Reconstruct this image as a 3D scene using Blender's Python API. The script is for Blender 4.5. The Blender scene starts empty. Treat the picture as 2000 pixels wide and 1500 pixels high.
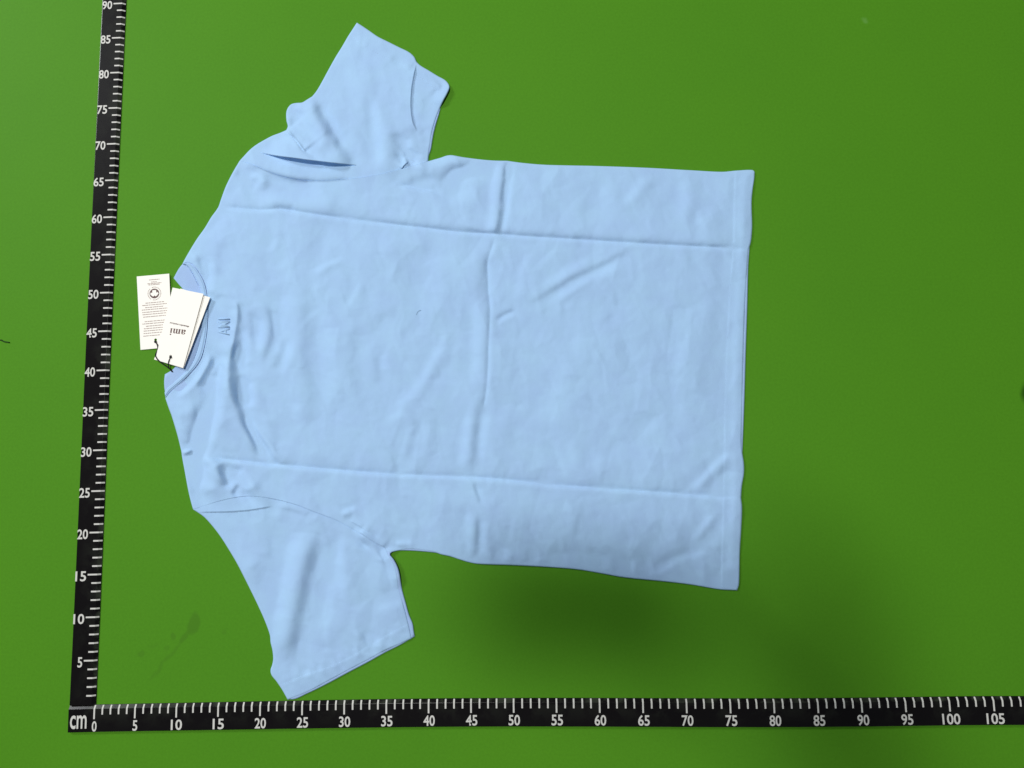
import bpy, math, random
import numpy as np
from mathutils import Matrix, Vector
from mathutils.geometry import delaunay_2d_cdt

random.seed(7)
RNG = np.random.RandomState(11)
scene = bpy.context.scene
col = scene.collection
CM = 0.01

# ------------------------------------------------------------------ camera
F_PX = 1500.0
CAM = np.array([53.346, 24.930, 94.061]) * CM
def rodrigues(r):
    r = np.array(r, float); t = np.linalg.norm(r); k = r / t
    K = np.array([[0, -k[2], k[1]], [k[2], 0, -k[0]], [-k[1], k[0], 0]])
    return np.eye(3) + math.sin(t) * K + (1 - math.cos(t)) * K @ K
ROT = rodrigues([0.1304165, 0.0328695, -0.0182603])
cam_data = bpy.data.cameras.new("camera")
cam_data.sensor_fit = 'HORIZONTAL'
cam_data.sensor_width = 36.0
cam_data.lens = F_PX / 2000.0 * 36.0
cam_data.clip_start = 0.01
cam_data.clip_end = 50.0
cam = bpy.data.objects.new("camera", cam_data)
col.objects.link(cam)
m = Matrix.Identity(4)
for i in range(3):
    for j in range(3):
        m[i][j] = ROT[i, j]
    m[i][3] = CAM[i]
cam.matrix_world = m
scene.camera = cam

# ------------------------------------------------------------------ world, lamps, exposure
world = bpy.data.worlds.new("World")
scene.world = world
world.use_nodes = True
bg = world.node_tree.nodes["Background"]
bg.inputs[0].default_value = (0.72, 0.88, 1.0, 1)
bg.inputs[1].default_value = 0.11

def area_lamp(name, loc, target, power, sx, sy, color):
    d = bpy.data.lights.new(name, 'AREA')
    d.shape = 'RECTANGLE'; d.size = sx; d.size_y = sy
    d.energy = power; d.color = color
    o = bpy.data.objects.new(name, d); col.objects.link(o)
    o.location = loc
    v = Vector(target) - Vector(loc)
    o.rotation_euler = v.to_track_quat('-Z', 'Y').to_euler()
    return o
LAMP = (-0.25, 1.15, 4.00)
area_lamp("ceiling_lamp", LAMP, (0.50, 0.40, 0.0), 109.0, 0.33, 0.33, (1.0, 0.985, 0.955))
area_lamp("side_lamp", (-3.0, 2.9, 2.5), (0.5, 0.4, 0.0), 128.0, 0.9, 0.9, (0.95, 0.98, 1.0))

scene.view_settings.view_transform = 'Standard'
scene.view_settings.look = 'None'
scene.view_settings.gamma = 1.0
scene.view_settings.exposure = 0.0
scene.view_settings.use_curve_mapping = False

# ------------------------------------------------------------------ helpers
def at(px, py, z=0.0):
    """world point on the plane height z (metres) seen at photograph pixel px, py"""
    d = ROT @ np.array([(px - 1000.0), -(py - 750.0), -F_PX])
    t = (z - CAM[2]) / d[2]
    return CAM + d * t

def at_many(P, z):
    P = np.asarray(P, float)
    z = np.asarray(z, float)
    D = np.c_[P[:, 0] - 1000.0, -(P[:, 1] - 750.0), np.full(len(P), -F_PX)] @ ROT.T
    t = (z - CAM[2]) / D[:, 2]
    return CAM + D * t[:, None]

def mat(name, color, rough=0.6, spec=0.5):
    mt = bpy.data.materials.new(name)
    mt.use_nodes = True
    b = mt.node_tree.nodes["Principled BSDF"]
    b.inputs["Base Color"].default_value = (*color, 1)
    b.inputs["Roughness"].default_value = rough
    b.inputs["Specular IOR Level"].default_value = spec
    return mt

def N(mt, kind, **kw):
    n = mt.node_tree.nodes.new(kind)
    for k, v in kw.items():
        if k in n.inputs:
            n.inputs[k].default_value = v
        else:
            setattr(n, k, v)
    return n
def L(mt, a, b):
    mt.node_tree.links.new(a, b)

def mesh_obj(name, verts, faces, material, parent=None, smooth=False):
    me = bpy.data.meshes.new(name)
    me.from_pydata([tuple(v) for v in verts], [], faces)
    me.update()
    if smooth:
        me.polygons.foreach_set("use_smooth", [True] * len(me.polygons))
    if material:
        me.materials.append(material)
    o = bpy.data.objects.new(name, me)
    col.objects.link(o)
    if parent:
        o.parent = parent
    return o

def tag(o, label=None, cat=None, group=None, kind=None):
    if label: o["label"] = label
    if cat: o["category"] = cat
    if group: o["group"] = group
    if kind: o["kind"] = kind
    return o

def empty(name, loc=(0, 0, 0)):
    o = bpy.data.objects.new(name, None)
    o.empty_display_size = 0.02
    o.location = loc
    col.objects.link(o)
    return o

def catmull(pts, step=3.0, closed=False):
    """smooth resample; a third element 1 marks a sharp corner"""
    P = [np.array(p[:2], float) for p in pts]
    S = [len(p) > 2 for p in pts]
    n = len(P); out = []
    rng = range(n if closed else n - 1)
    for i in rng:
        p1, p2 = P[i], P[(i + 1) % n]
        p0 = P[i - 1] if (i > 0 or closed) else 2 * p1 - p2
        p3 = P[(i + 2) % n] if (i + 2 < n or closed) else 2 * p2 - p1
        if S[i]: p0 = 2 * p1 - p2
        if S[(i + 1) % n]: p3 = 2 * p2 - p1
        L_ = np.linalg.norm(p2 - p1)
        k = max(1, int(round(L_ / step)))
        # centripetal-like tangents, limited by the chord
        t1 = (p2 - p0); t2 = (p3 - p1)
        t1 = t1 / (np.linalg.norm(t1) + 1e-9) * L_
        t2 = t2 / (np.linalg.norm(t2) + 1e-9) * L_
        for j in range(k):
            u = j / k
            h1 = 2*u**3 - 3*u**2 + 1; h2 = -2*u**3 + 3*u**2
            h3 = u**3 - 2*u**2 + u; h4 = u**3 - u**2
            out.append(h1*p1 + h2*p2 + h3*t1 + h4*t2)
    if not closed:
        out.append(P[-1])
    return np.array(out)

def pl_dist(P, C, want_t=False):
    """distance, side (+1 to the right hand in image space) and arc parameter of points P to polyline C"""
    best = np.full(len(P), 1e18); side = np.ones(len(P)); tt = np.zeros(len(P))
    seg = C[1:] - C[:-1]; ln = np.linalg.norm(seg, axis=1); cum = np.r_[0, np.cumsum(ln)]
    tot = cum[-1]
    for i in range(len(seg)):
        if ln[i] < 1e-9: continue
        d = seg[i] / ln[i]
        v = P - C[i]
        t = np.clip(v @ d, 0, ln[i])
        q = v - t[:, None] * d
        dd = q[:, 0]**2 + q[:, 1]**2
        m_ = dd < best
        best[m_] = dd[m_]
        side[m_] = np.sign(d[0] * v[m_, 1] - d[1] * v[m_, 0])
        tt[m_] = (cum[i] + t[m_]) / tot
    side[side == 0] = 1
    return np.sqrt(best), side, tt

def inside(P, poly):
    x, y = P[:, 0], P[:, 1]
    r = np.zeros(len(P), bool)
    a = poly; b = np.roll(poly, -1, axis=0)
    for (x1, y1), (x2, y2) in zip(a, b):
        if y1 == y2: continue
        c = (y1 > y) != (y2 > y)
        r ^= c & (x < (x2 - x1) * (y - y1) / (y2 - y1) + x1)
    return r

def value_noise(P, size, seed, ax=1.0, ay=1.0, rot=0.0):
    c, s = math.cos(rot), math.sin(rot)
    X = (P[:, 0] * c + P[:, 1] * s) / (size * ax) + 1000
    Y = (-P[:, 0] * s + P[:, 1] * c) / (size * ay) + 1000
    r = np.random.RandomState(seed); T = r.rand(256, 256) * 2 - 1
    xi, yi = np.floor(X).astype(int), np.floor(Y).astype(int)
    fx, fy = X - xi, Y - yi
    fx = fx**3 * (fx * (fx * 6 - 15) + 10); fy = fy**3 * (fy * (fy * 6 - 15) + 10)
    g = lambda i, j: T[i % 256, j % 256]
    return ((g(xi, yi) * (1-fx) + g(xi+1, yi) * fx) * (1-fy) +
            (g(xi, yi+1) * (1-fx) + g(xi+1, yi+1) * fx) * fy)

# ------------------------------------------------------------------ materials
def make_green():
    mt = mat("green_table_paint", (0.069, 0.252, 0.0115), 0.60, 0.08)
    b = mt.node_tree.nodes["Principled BSDF"]
    tc = N(mt, "ShaderNodeTexCoord")
    n1 = N(mt, "ShaderNodeTexNoise", Scale=3.0, Detail=4.0, Roughness=0.55)
    n2 = N(mt, "ShaderNodeTexNoise", Scale=420.0, Detail=2.0)
    L(mt, tc.outputs["Object"], n1.inputs["Vector"]); L(mt, tc.outputs["Object"], n2.inputs["Vector"])
    r1 = N(mt, "ShaderNodeValToRGB")
    r1.color_ramp.elements[0].position = 0.3; r1.color_ramp.elements[0].color = (0.071, 0.240, 0.0115, 1)
    r1.color_ramp.elements[1].position = 0.7; r1.color_ramp.elements[1].color = (0.078, 0.256, 0.0115, 1)
    L(mt, n1.outputs["Fac"], r1.inputs["Fac"])
    prev = r1.outputs["Color"]
    ng = N(mt, "ShaderNodeTexNoise", Scale=330.0, Detail=2.0, Roughness=0.7)
    L(mt, tc.outputs["Object"], ng.inputs["Vector"])
    hsv = N(mt, "ShaderNodeHueSaturation")
    mg = N(mt, "ShaderNodeMapRange"); mg.inputs["From Min"].default_value = .25; mg.inputs["From Max"].default_value = .75
    mg.inputs["To Min"].default_value = .94; mg.inputs["To Max"].default_value = 1.06
    L(mt, ng.outputs["Fac"], mg.inputs["Value"]); L(mt, mg.outputs[0], hsv.inputs["Value"])
    L(mt, prev, hsv.inputs["Color"]); prev = hsv.outputs["Color"]
    # small dirt specks
    n3 = N(mt, "ShaderNodeTexNoise", Scale=75.0, Detail=3.0, Roughness=0.7)
    L(mt, tc.outputs["Object"], n3.inputs["Vector"])
    r3 = N(mt, "ShaderNodeValToRGB")
    r3.color_ramp.elements[0].position = 0.70; r3.color_ramp.elements[0].color = (0, 0, 0, 1)
    r3.color_ramp.elements[1].position = 0.80; r3.color_ramp.elements[1].color = (1, 1, 1, 1)
    L(mt, n3.outputs["Fac"], r3.inputs["Fac"])
    def mix(fac, a, colr, amount):
        mm = N(mt, "ShaderNodeMath", operation='MULTIPLY'); mm.inputs[1].default_value = amount
        L(mt, fac, mm.inputs[0])
        mx = N(mt, "ShaderNodeMix", data_type='RGBA')
        L(mt, mm.outputs[0], mx.inputs[0]); L(mt, a, mx.inputs[6]); mx.inputs[7].default_value = (*colr, 1)
        return mx.outputs[2]
    prev = mix(r3.outputs["Color"], prev, (0.035, 0.13, 0.01), 0.35)
    # dried water marks near the corner of the rulers, and a worn hole at the far edge
    nd = N(mt, "ShaderNodeTexNoise", Scale=60.0, Detail=3.0)
    L(mt, tc.outputs["Object"], nd.inputs["Vector"])
    sub = N(mt, "ShaderNodeVectorMath", operation='SUBTRACT'); sub.inputs[1].default_value = (0.5, 0.5, 0.5)
    L(mt, nd.outputs["Color"], sub.inputs[0])
    def blot(cx, cy, ex, ey, ang, colr, amount, soft=0.5, wob=0.010):
        c = at(cx, cy, 0)
        sc = N(mt, "ShaderNodeVectorMath", operation='SCALE'); sc.inputs["Scale"].default_value = wob
        L(mt, sub.outputs[0], sc.inputs[0])
        ad = N(mt, "ShaderNodeVectorMath", operation='ADD')
        L(mt, tc.outputs["Object"], ad.inputs[0]); L(mt, sc.outputs[0], ad.inputs[1])
        mp = N(mt, "ShaderNodeMapping", vector_type='TEXTURE')
        mp.inputs["Location"].default_value = (c[0], c[1], 0)
        mp.inputs["Rotation"].default_value = (0, 0, ang)
        mp.inputs["Scale"].default_value = (ex, ey, 1)
        L(mt, ad.outputs[0], mp.inputs["Vector"])
        ln = N(mt, "ShaderNodeVectorMath", operation='LENGTH')
        L(mt, mp.outputs[0], ln.inputs[0])
        mr = N(mt, "ShaderNodeMapRange", interpolation_type='SMOOTHSTEP')
        mr.inputs["From Min"].default_value = 1.0; mr.inputs["From Max"].default_value = soft
        L(mt, ln.outputs["Value"], mr.inputs["Value"])
        nonlocal prev
        prev = mix(mr.outputs[0], prev, colr, amount)
    D = (0.062, 0.19, 0.012)
    blot(378, 1218, 0.0085, 0.0155, math.radians(-14), D, 0.75, 0.6)
    blot(362, 1243, 0.0045, 0.013, math.radians(-35), D, 0.6)
    blot(339, 1243, 0.0045, 0.006, 0, D, 0.55)
    blot(332, 1280, 0.0035, 0.038, math.radians(-40), D, 0.45, 0.2)
    blot(305, 1312, 0.004, 0.022, math.radians(-35), D, 0.3, 0.2)
    blot(276, 1277, 0.007, 0.004, math.radians(-20), D, 0.5)
    blot(300, 1262, 0.012, 0.004, math.radians(20), D, 0.25, 0.1)
    blot(438, 1234, 0.004, 0.0055, math.radians(-40), D, 0.4)
    blot(325, 1268, 0.0035, 0.005, 0, D, 0.35)
    blot(2004, 768, 0.0095, 0.018, 0, (0.016, 0.06, 0.005), 0.85, 0.2, 0.006)
    blot(1691, 41, 0.006, 0.007, 0, (0.16, 0.36, 0.09), 0.4, 0.1)
    L(mt, prev, b.inputs["Base Color"])
    bp = N(mt, "ShaderNodeBump", Strength=0.06, Distance=0.0006)
    L(mt, n2.outputs["Fac"], bp.inputs["Height"]); L(mt, bp.outputs["Normal"], b.inputs["Normal"])
    return mt

def make_cloth(name, base):
    mt = mat(name, base, 0.92, 0.15)
    b = mt.node_tree.nodes["Principled BSDF"]
    b.inputs["Sheen Weight"].default_value = 0.15
    b.inputs["Sheen Roughness"].default_value = 0.5
    tc = N(mt, "ShaderNodeTexCoord")
    n1 = N(mt, "ShaderNodeTexNoise", Scale=26.0, Detail=5.0, Roughness=0.6)
    L(mt, tc.outputs["Object"], n1.inputs["Vector"])
    r1 = N(mt, "ShaderNodeValToRGB")
    k = 0.965
    r1.color_ramp.elements[0].position = 0.32; r1.color_ramp.elements[0].color = (base[0]*k*1.0, base[1]*k*0.985, base[2]*0.985, 1)
    r1.color_ramp.elements[1].position = 0.68; r1.color_ramp.elements[1].color = (base[0]*1.0, base[1]*1.012, base[2]*1.0, 1)
    L(mt, n1.outputs["Fac"], r1.inputs["Fac"])
    # knit: fine ribs across the grain plus fuzz
    n2 = N(mt, "ShaderNodeTexNoise", Scale=900.0, Detail=3.0)
    n3 = N(mt, "ShaderNodeTexNoise", Scale=180.0, Detail=4.0)
    L(mt, tc.outputs["Object"], n2.inputs["Vector"]); L(mt, tc.outputs["Object"], n3.inputs["Vector"])
    wv = N(mt, "ShaderNodeTexWave", Scale=260.0, Distortion=1.5); wv.bands_direction = 'Y'
    L(mt, tc.outputs["Object"], wv.inputs["Vector"])
    a1 = N(mt, "ShaderNodeMath", operation='ADD'); a2 = N(mt, "ShaderNodeMath", operation='ADD')
    L(mt, n2.outputs["Fac"], a1.inputs[0]); L(mt, n3.outputs["Fac"], a1.inputs[1])
    ms = N(mt, "ShaderNodeMath", operation='MULTIPLY'); ms.inputs[1].default_value = 0.3
    L(mt, wv.outputs["Fac"], ms.inputs[0])
    L(mt, a1.outputs[0], a2.inputs[0]); L(mt, ms.outputs[0], a2.inputs[1])
    bp = N(mt, "ShaderNodeBump", Strength=0.25, Distance=0.0006)
    L(mt, a2.outputs[0], bp.inputs["Height"]); L(mt, bp.outputs["Normal"], b.inputs["Normal"])
    L(mt, r1.outputs["Color"], b.inputs["Base Color"])
    return mt

M_GREEN = make_green()
M_CLOTH = make_cloth("light_blue_jersey", (0.383, 0.583, 0.84))
M_INNER = make_cloth("light_blue_jersey_inside", (0.37, 0.53, 0.81))
M_RIB = make_cloth("light_blue_rib", (0.38, 0.575, 0.83))
M_THREAD = mat("pale_blue_thread", (0.47, 0.66, 0.88), 0.7, 0.3)
M_EMB = mat("tone_on_tone_embroidery", (0.355, 0.545, 0.79), 0.8, 0.2)
M_THREAD_DARK = mat("blue_thread", (0.33, 0.51, 0.74), 0.8, 0.2)
M_CARD = mat("ivory_card", (0.97, 0.94, 0.87), 0.65, 0.3)
M_CARD_EDGE = mat("card_cut_edge", (0.42, 0.27, 0.22), 0.8, 0.2)
M_INK = mat("brown_ink", (0.16, 0.10, 0.095), 0.7, 0.2)
M_INK_PALE = mat("pale_brown_ink", (0.42, 0.32, 0.29), 0.7, 0.2)
M_CORD = mat("black_cord", (0.012, 0.012, 0.014), 0.7, 0.2)
M_PRINT = mat("ruler_white_print", (0.62, 0.61, 0.57), 0.6, 0.3)
M_BLACK = mat("ruler_black_enamel", (0.006, 0.005, 0.0055), 0.25, 0.16)
M_DARKBIT = mat("dark_scrap", (0.015, 0.05, 0.01), 0.8, 0.2)
M_LINT = mat("grey_lint", (0.28, 0.42, 0.56), 0.9, 0.1)

# ruler enamel: chipped pale along the edges, dusty sheen
def ruler_wear(mt):
    b = mt.node_tree.nodes["Principled BSDF"]
    tc = N(mt, "ShaderNodeTexCoord")
    at_ = N(mt, "ShaderNodeAttribute"); at_.attribute_name = "edge_wear"
    n = N(mt, "ShaderNodeTexNoise", Scale=38.0, Detail=4.0, Roughness=0.65)
    L(mt, tc.outputs["Object"], n.inputs["Vector"])
    r = N(mt, "ShaderNodeValToRGB")
    r.color_ramp.elements[0].position = 0.47; r.color_ramp.elements[0].color = (0, 0, 0, 1)
    r.color_ramp.elements[1].position = 0.60; r.color_ramp.elements[1].color = (1, 1, 1, 1)
    L(mt, n.outputs["Fac"], r.inputs["Fac"])
    mu = N(mt, "ShaderNodeMath", operation='MULTIPLY')
    L(mt, at_.outputs["Fac"], mu.inputs[0]); L(mt, r.outputs["Color"], mu.inputs[1])
    mx = N(mt, "ShaderNodeMix", data_type='RGBA')
    L(mt, mu.outputs[0], mx.inputs[0])
    mx.inputs[6].default_value = (0.006, 0.005, 0.0055, 1); mx.inputs[7].default_value = (0.16, 0.19, 0.13, 1)
    L(mt, mx.outputs[2], b.inputs["Base Color"])
    n2 = N(mt, "ShaderNodeTexNoise", Scale=14.0, Detail=5.0, Roughness=0.6)
    L(mt, tc.outputs["Object"], n2.inputs["Vector"])
    mr = N(mt, "ShaderNodeMapRange"); mr.inputs["To Min"].default_value = 0.22; mr.inputs["To Max"].default_value = 0.26
    L(mt, n2.outputs["Fac"], mr.inputs["Value"]); L(mt, mr.outputs[0], b.inputs["Roughness"])
ruler_wear(M_BLACK)

# ------------------------------------------------------------------ table top
s = 1.1
tb = mesh_obj("table_top", [(-s+.5, -s+.4, 0), (s+.5, -s+.4, 0), (s+.5, s+.4, 0), (-s+.5, s+.4, 0),
                            (-s+.5, -s+.4, -.02), (s+.5, -s+.4, -.02), (s+.5, s+.4, -.02), (-s+.5, s+.4, -.02)],
              [(0,1,2,3), (7,6,5,4), (4,5,1,0), (5,6,2,1), (6,7,3,2), (7,4,0,3)], M_GREEN)
tag(tb, "green painted table top under the shirt and rulers", kind="structure")

# ------------------------------------------------------------------ rulers
V_IN = {90:(246.7,8.7),85:(243.7,75.8),80:(240.8,143.7),75:(237.5,212.5),70:(234.3,282.2),65:(231,353.1),60:(228,425),55:(224.7,498.1),50:(221.7,572.3),45:(218.6,647.4),40:(215.4,723.2),35:(212.0,800.9),30:(208.7,879.1),10:(195.4,1204),5:(191.9,1289.4),1:(188.6,1357.4)}
V_OUT = [(200,0),(194,125),(187,262),(178.7,430),(170.9,600),(163.4,770),(155.3,950),(146.2,1150),(141.0,1260),(137.2,1340),(135.4,1375)]
H_IN = {0:(187,1376),5:(267.4,1374.2),10:(346.6,1372.7),15:(428.3,1371.2),20:(509.3,1369.6),25:(591.8,1368),30:(673.8,1366.4),35:(755,1365.1),40:(837.5,1364.2),45:(920.8,1363.6),50:(1003.3,1363.2),55:(1086.5,1363),60:(1170.5,1363),65:(1254.5,1363.2),70:(1338.8,1363.5),75:(1424.6,1363.9),80:(1510.4,1363.9),85:(1595,1363.4),90:(1680,1362.4),95:(1765,1361.2),100:(1850,1360.2),105:(1937,1359.4)}
H_OUT = [(130,1431),(240,1429.6),(400,1426),(500,1424),(650,1421.8),(800,1420.5),(900,1420),(1000,1419.7),(1150,1419.7),(1300,1420.2),(1400,1420.2),(1600,1419.6),(1700,1418.7),(1800,1418),(2000,1416.5)]

def smooth_fit(x, y, deg):
    return np.polynomial.Polynomial.fit(x, y, deg)

class RulerFrame:
    """maps (s along in cm, w across in cm from the inner edge) to the plan of one slightly bowed ruler"""
    def __init__(self, marks, outer, vertical, deg):
        k = np.array(sorted(marks)); P = np.array([at(*marks[i], 0.0005)[:2] for i in k]) / CM
        self.fx = smooth_fit(k, P[:, 0], deg); self.fy = smooth_fit(k, P[:, 1], deg)
        O = np.array([at(*p, 0.0032)[:2] for p in outer]) / CM
        self.v = vertical
        if vertical:
            w = []
            for o in O:
                s_ = o[1]; p, n = self.pn(s_)
                w.append((s_, float((o - p) @ n)))
        else:
            w = []
            for o in O:
                s_ = o[0]; p, n = self.pn(s_)
                w.append((s_, float((o - p) @ n)))
        w = np.array(w)
        self.fw = smooth_fit(w[:, 0], w[:, 1], 1 if vertical else 3)
    def pn(self, s_):
        p = np.array([self.fx(s_), self.fy(s_)])
        d = np.array([self.fx(s_ + .5) - self.fx(s_ - .5), self.fy(s_ + .5) - self.fy(s_ - .5)])
        d /= np.linalg.norm(d)
        n = np.array([-d[1], d[0]]) if self.v else np.array([d[1], -d[0]])
        return p, n
    def width(self, s_):
        return float(self.fw(s_))
    def pos(self, s_, w):
        p, n = self.pn(s_)
        return p + n * w

BEV, TH, TIN = 0.42, 0.32, 0.06      # bevel width, thickness, thickness at the inner edge (cm)
def surf_z(w):
    return TIN + (TH - TIN) * min(max((w - 0.02) / BEV, 0), 1)

def build_ruler(fr, s0, s1, label, step=2.0):
    root = empty("ruler")
    tag(root, label, "ruler", "rulers printed with centimetre marks")
    n = int((s1 - s0) / step) + 1
    V, F, W = [], [], []
    prof = lambda w: [(0, 0), (0, TIN), (0.02, TIN), (BEV, TH - 0.01), (BEV + 0.03, TH), (w - 0.10, TH), (w - 0.03, TH - 0.015), (w, TH - 0.06), (w, 0)]
    wear = [0, .4, .2, .15, .05, 0.0, 0.1, 0.9, .7]
    for i in range(n + 1):
        s_ = s0 + (s1 - s0) * i / n
        w = fr.width(s_)
        for (a, z), wr in zip(prof(w), wear):
            q = fr.pos(s_, a)
            V.append((q[0] * CM, q[1] * CM, z * CM + 0.0002)); W.append(wr)
    k = 9
    for i in range(n):
        for j in range(k - 1):
            a, b = i * k + j, i * k + j + 1
            F.append((a, b, b + k, a + k) if not fr.v else (a, a + k, b + k, b))
    F.append(tuple(range(k)) if fr.v else tuple(reversed(range(k))))
    F.append(tuple(n * k + j for j in (reversed(range(k)) if fr.v else range(k))))
    o = mesh_obj("blade", V, F, M_BLACK, root)
    a = o.data.attributes.new("edge_wear", 'FLOAT', 'POINT')
    a.data.foreach_set("value", W)
    return root

def tick_mesh(name, length, width=0.19):
    """a flat printed mark that follows the bevel: local x along the ruler, y across"""
    ys = [0.05, BEV + 0.015, length]
    V = []
    for y in ys:
        for x in (-width / 2, width / 2):
            V.append((x * CM, y * CM, (surf_z(y) + 0.012) * CM + 0.0002))
    me = bpy.data.meshes.new(name)
    me.from_pydata(V, [], [(0, 1, 3, 2), (2, 3, 5, 4)])
    me.materials.append(M_PRINT)
    return me
ME_MINOR = tick_mesh("tick_mark", 1.08)
ME_MAJOR = tick_mesh("long_tick_mark", 1.58)

def text_mesh(body, size, xscale=1.0, bold=0.0, name="text", resolution=3):
    c = bpy.data.curves.new(name, 'FONT')
    c.body = body; c.size = size; c.offset = bold
    c.resolution_u = resolution
    o = bpy.data.objects.new(name, c); col.objects.link(o)
    bpy.context.view_layer.update()
    dg = bpy.context.evaluated_depsgraph_get()
    me = bpy.data.meshes.new_from_object(o.evaluated_get(dg))
    bpy.data.objects.remove(o)
    co = np.zeros(len(me.vertices) * 3); me.vertices.foreach_get("co", co); co = co.reshape(-1, 3)
    if len(co):
        co[:, 0] *= xscale
        co[:, 0] -= (co[:, 0].min() + co[:, 0].max()) / 2
        co[:, 1] -= (co[:, 1].min() + co[:, 1].max()) / 2
    me.vertices.foreach_set("co", co.ravel()); me.update()
    return me

def fit_text(body, width, height, bold=0.0, **kw):
    """text scaled to an exact width and height (m)"""
    me = text_mesh(body, 1.0, bold=bold, **kw)
    co = np.zeros(len(me.vertices) * 3); me.vertices.foreach_get("co", co); co = co.reshape(-1, 3)
    e = co.max(0) - co.min(0)
    co[:, 0] *= width / e[0]; co[:, 1] *= height / e[1]
    me.vertices.foreach_set("co", co.ravel()); me.update()
    return me

def place(name, me, parent, x, y, z, ang, material=None):
    o = bpy.data.objects.new(name, me); col.objects.link(o)
    o.location = (x, y, z); o.rotation_euler = (0, 0, ang)
    o.parent = parent
    if material and not me.materials: me.materials.append(material)
    return o

DIGIT_H, DIGIT_W = 1.20, 0.60
def number_mesh(s_):
    w = {1: 0.58, 2: 1.34, 3: 2.02}[len(s_)]
    if s_ == '1': w = .3
    me = fit_text(s_, w * CM, DIGIT_H * CM, bold=0.018, name="number")
    me.materials.append(M_PRINT)
    return me

FH = RulerFrame(H_IN, H_OUT, False, 6)
FV = RulerFrame(V_IN, V_OUT, True, 4)
root_v = build_ruler(FV, -0.05, 97.0, "black centimetre ruler standing up the left side, numbered 5 to 90")
root_h = build_ruler(FH, -3.25, 114.0, "black centimetre ruler along the bottom, with cm and numbers 0 to 105")

def ticks_and_numbers(fr, root, s_from, s_to, numbers_from):
    for k in range(s_from, s_to + 1):
        p, n = fr.pn(k)
        # local y points across (along n)
        ang = math.atan2(-n[0], n[1])
        me = ME_MAJOR if k % 5 == 0 else ME_MINOR
        place("tick_mark", me, root, p[0] * CM, p[1] * CM, 0, ang)
        if k % 5 == 0 and k >= numbers_from:
            me = number_mesh(str(k))
            co = np.zeros(len(me.vertices) * 3); me.vertices.foreach_get("co", co)
            half = co.reshape(-1, 3)[:, 0].max() / CM
            if fr.v:
                q = fr.pos(k - 0.18, 1.58 + 0.18 + half)
                d = np.array([fr.fx(k+1) - fr.fx(k-1), fr.fy(k+1) - fr.fy(k-1)])
                a = math.atan2(d[1], d[0]) - math.pi / 2
            else:
                w = 1.58 + 0.22 + DIGIT_H / 2
                q = fr.pos(k + 0.06, w)
                a = math.atan2(fr.fy(k+1) - fr.fy(k-1), fr.fx(k+1) - fr.fx(k-1))
            place("number", me, root, q[0] * CM, q[1] * CM, (TH + 0.012) * CM + 0.0002, a)
ticks_and_numbers(FV, root_v, 1, 94, 5)
ticks_and_numbers(FH, root_h, 0, 111, 0)
me = fit_text("cm", 2.0 * CM, 1.55 * CM, bold=0.012, name="unit_lettering"); me.materials.append(M_PRINT)
q = at(153, 1410.5, 0.0034)
place("unit_lettering", me, root_h, q[0], q[1], (TH + 0.012) * CM + 0.0002, math.radians(1))

# ------------------------------------------------------------------ T-shirt
shirt = empty("t_shirt", at(950, 720, 0))
tag(shirt, "pale blue short sleeved cotton t-shirt lying flat on its front, creased from folding", "t-shirt")
SHIRT_INV = Matrix.Translation(-shirt.location)
def under(o):
    o.parent = shirt
    o.matrix_parent_inverse = SHIRT_INV
    return o

# --- outlines, photograph pixels (a third element marks a sharp corner)
SEAM_UP = [(468,314,1),(490,321),(510,330),(540,342),(575,350.5),(600,353.5),(640,353.5),(690,349),(730,343.5),(770,334),(800,326),(836,315,1)]
SEAM_LO = [(757,1080,1),(751,1070),(732,1059),(714,1048),(697,1038),(679,1027.5),(655,1015),(630,1005.5),(605,996),(579,986),(553,978.5),(527,973),(503,970),(480,969),(447,974),(420,981),(399,988),(377,995,1)]
NECK = [(356,516,1),(367,512),(380,519),(389,531),(396,543),(402,558),(405,574),(407,598),(406.5,630),(403,664),(395,698),(385,716),(372,731),(358,745),(344,757),(331,769),(323,778,1)]
BODY_EDGE_LO = [(323,778,1),(329,796),(335,812),(345,845),(350,864),(354,881,1),(356,895),(361,922),(367,955),(372,977),(377,995,1)]
BODY_EDGE_UP = [(468,314,1),(455,336),(441,364),(431,391),(426,405),(412,425),(400,445),(385,466),(369,492),(360,508),(356,516,1)]
BODY_RIGHT = [(836,315,1),(850,311),(862,307.5),(872,304),(882,303),(905,307),(940,311.5),(965,313.5),(990,314,1),(1020,318),(1060,321.5),(1110,323),(1160,324),(1260,327.5),(1350,332.5),(1410,335.5),(1440,333),(1470,332),(1474,336,1),(1473,350),(1470,370),(1468,395),(1469,440),(1468,462),(1466,475),(1462,488,1),(1459,530),(1455.5,590),(1453,660),(1451,740),(1449,830),(1448.5,868),(1450,885),(1453,905),(1453,925),(1449,950),(1447.5,972,1),(1449.5,992),(1448,1030),(1445,1080),(1443.5,1140),(1440,1153,1),(1408,1151.5),(1385,1148),(1350,1142),(1300,1136),(1220,1128),(1180,1121),(1140,1114),(1110,1110.5),(1060,1107),(1000,1104),(935,1101.5),(915,1098),(895,1092),(880,1087),(862,1083),(850,1079),(830,1075.5),(800,1073),(783,1074.5),(770,1077),(757,1080,1)]
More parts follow.
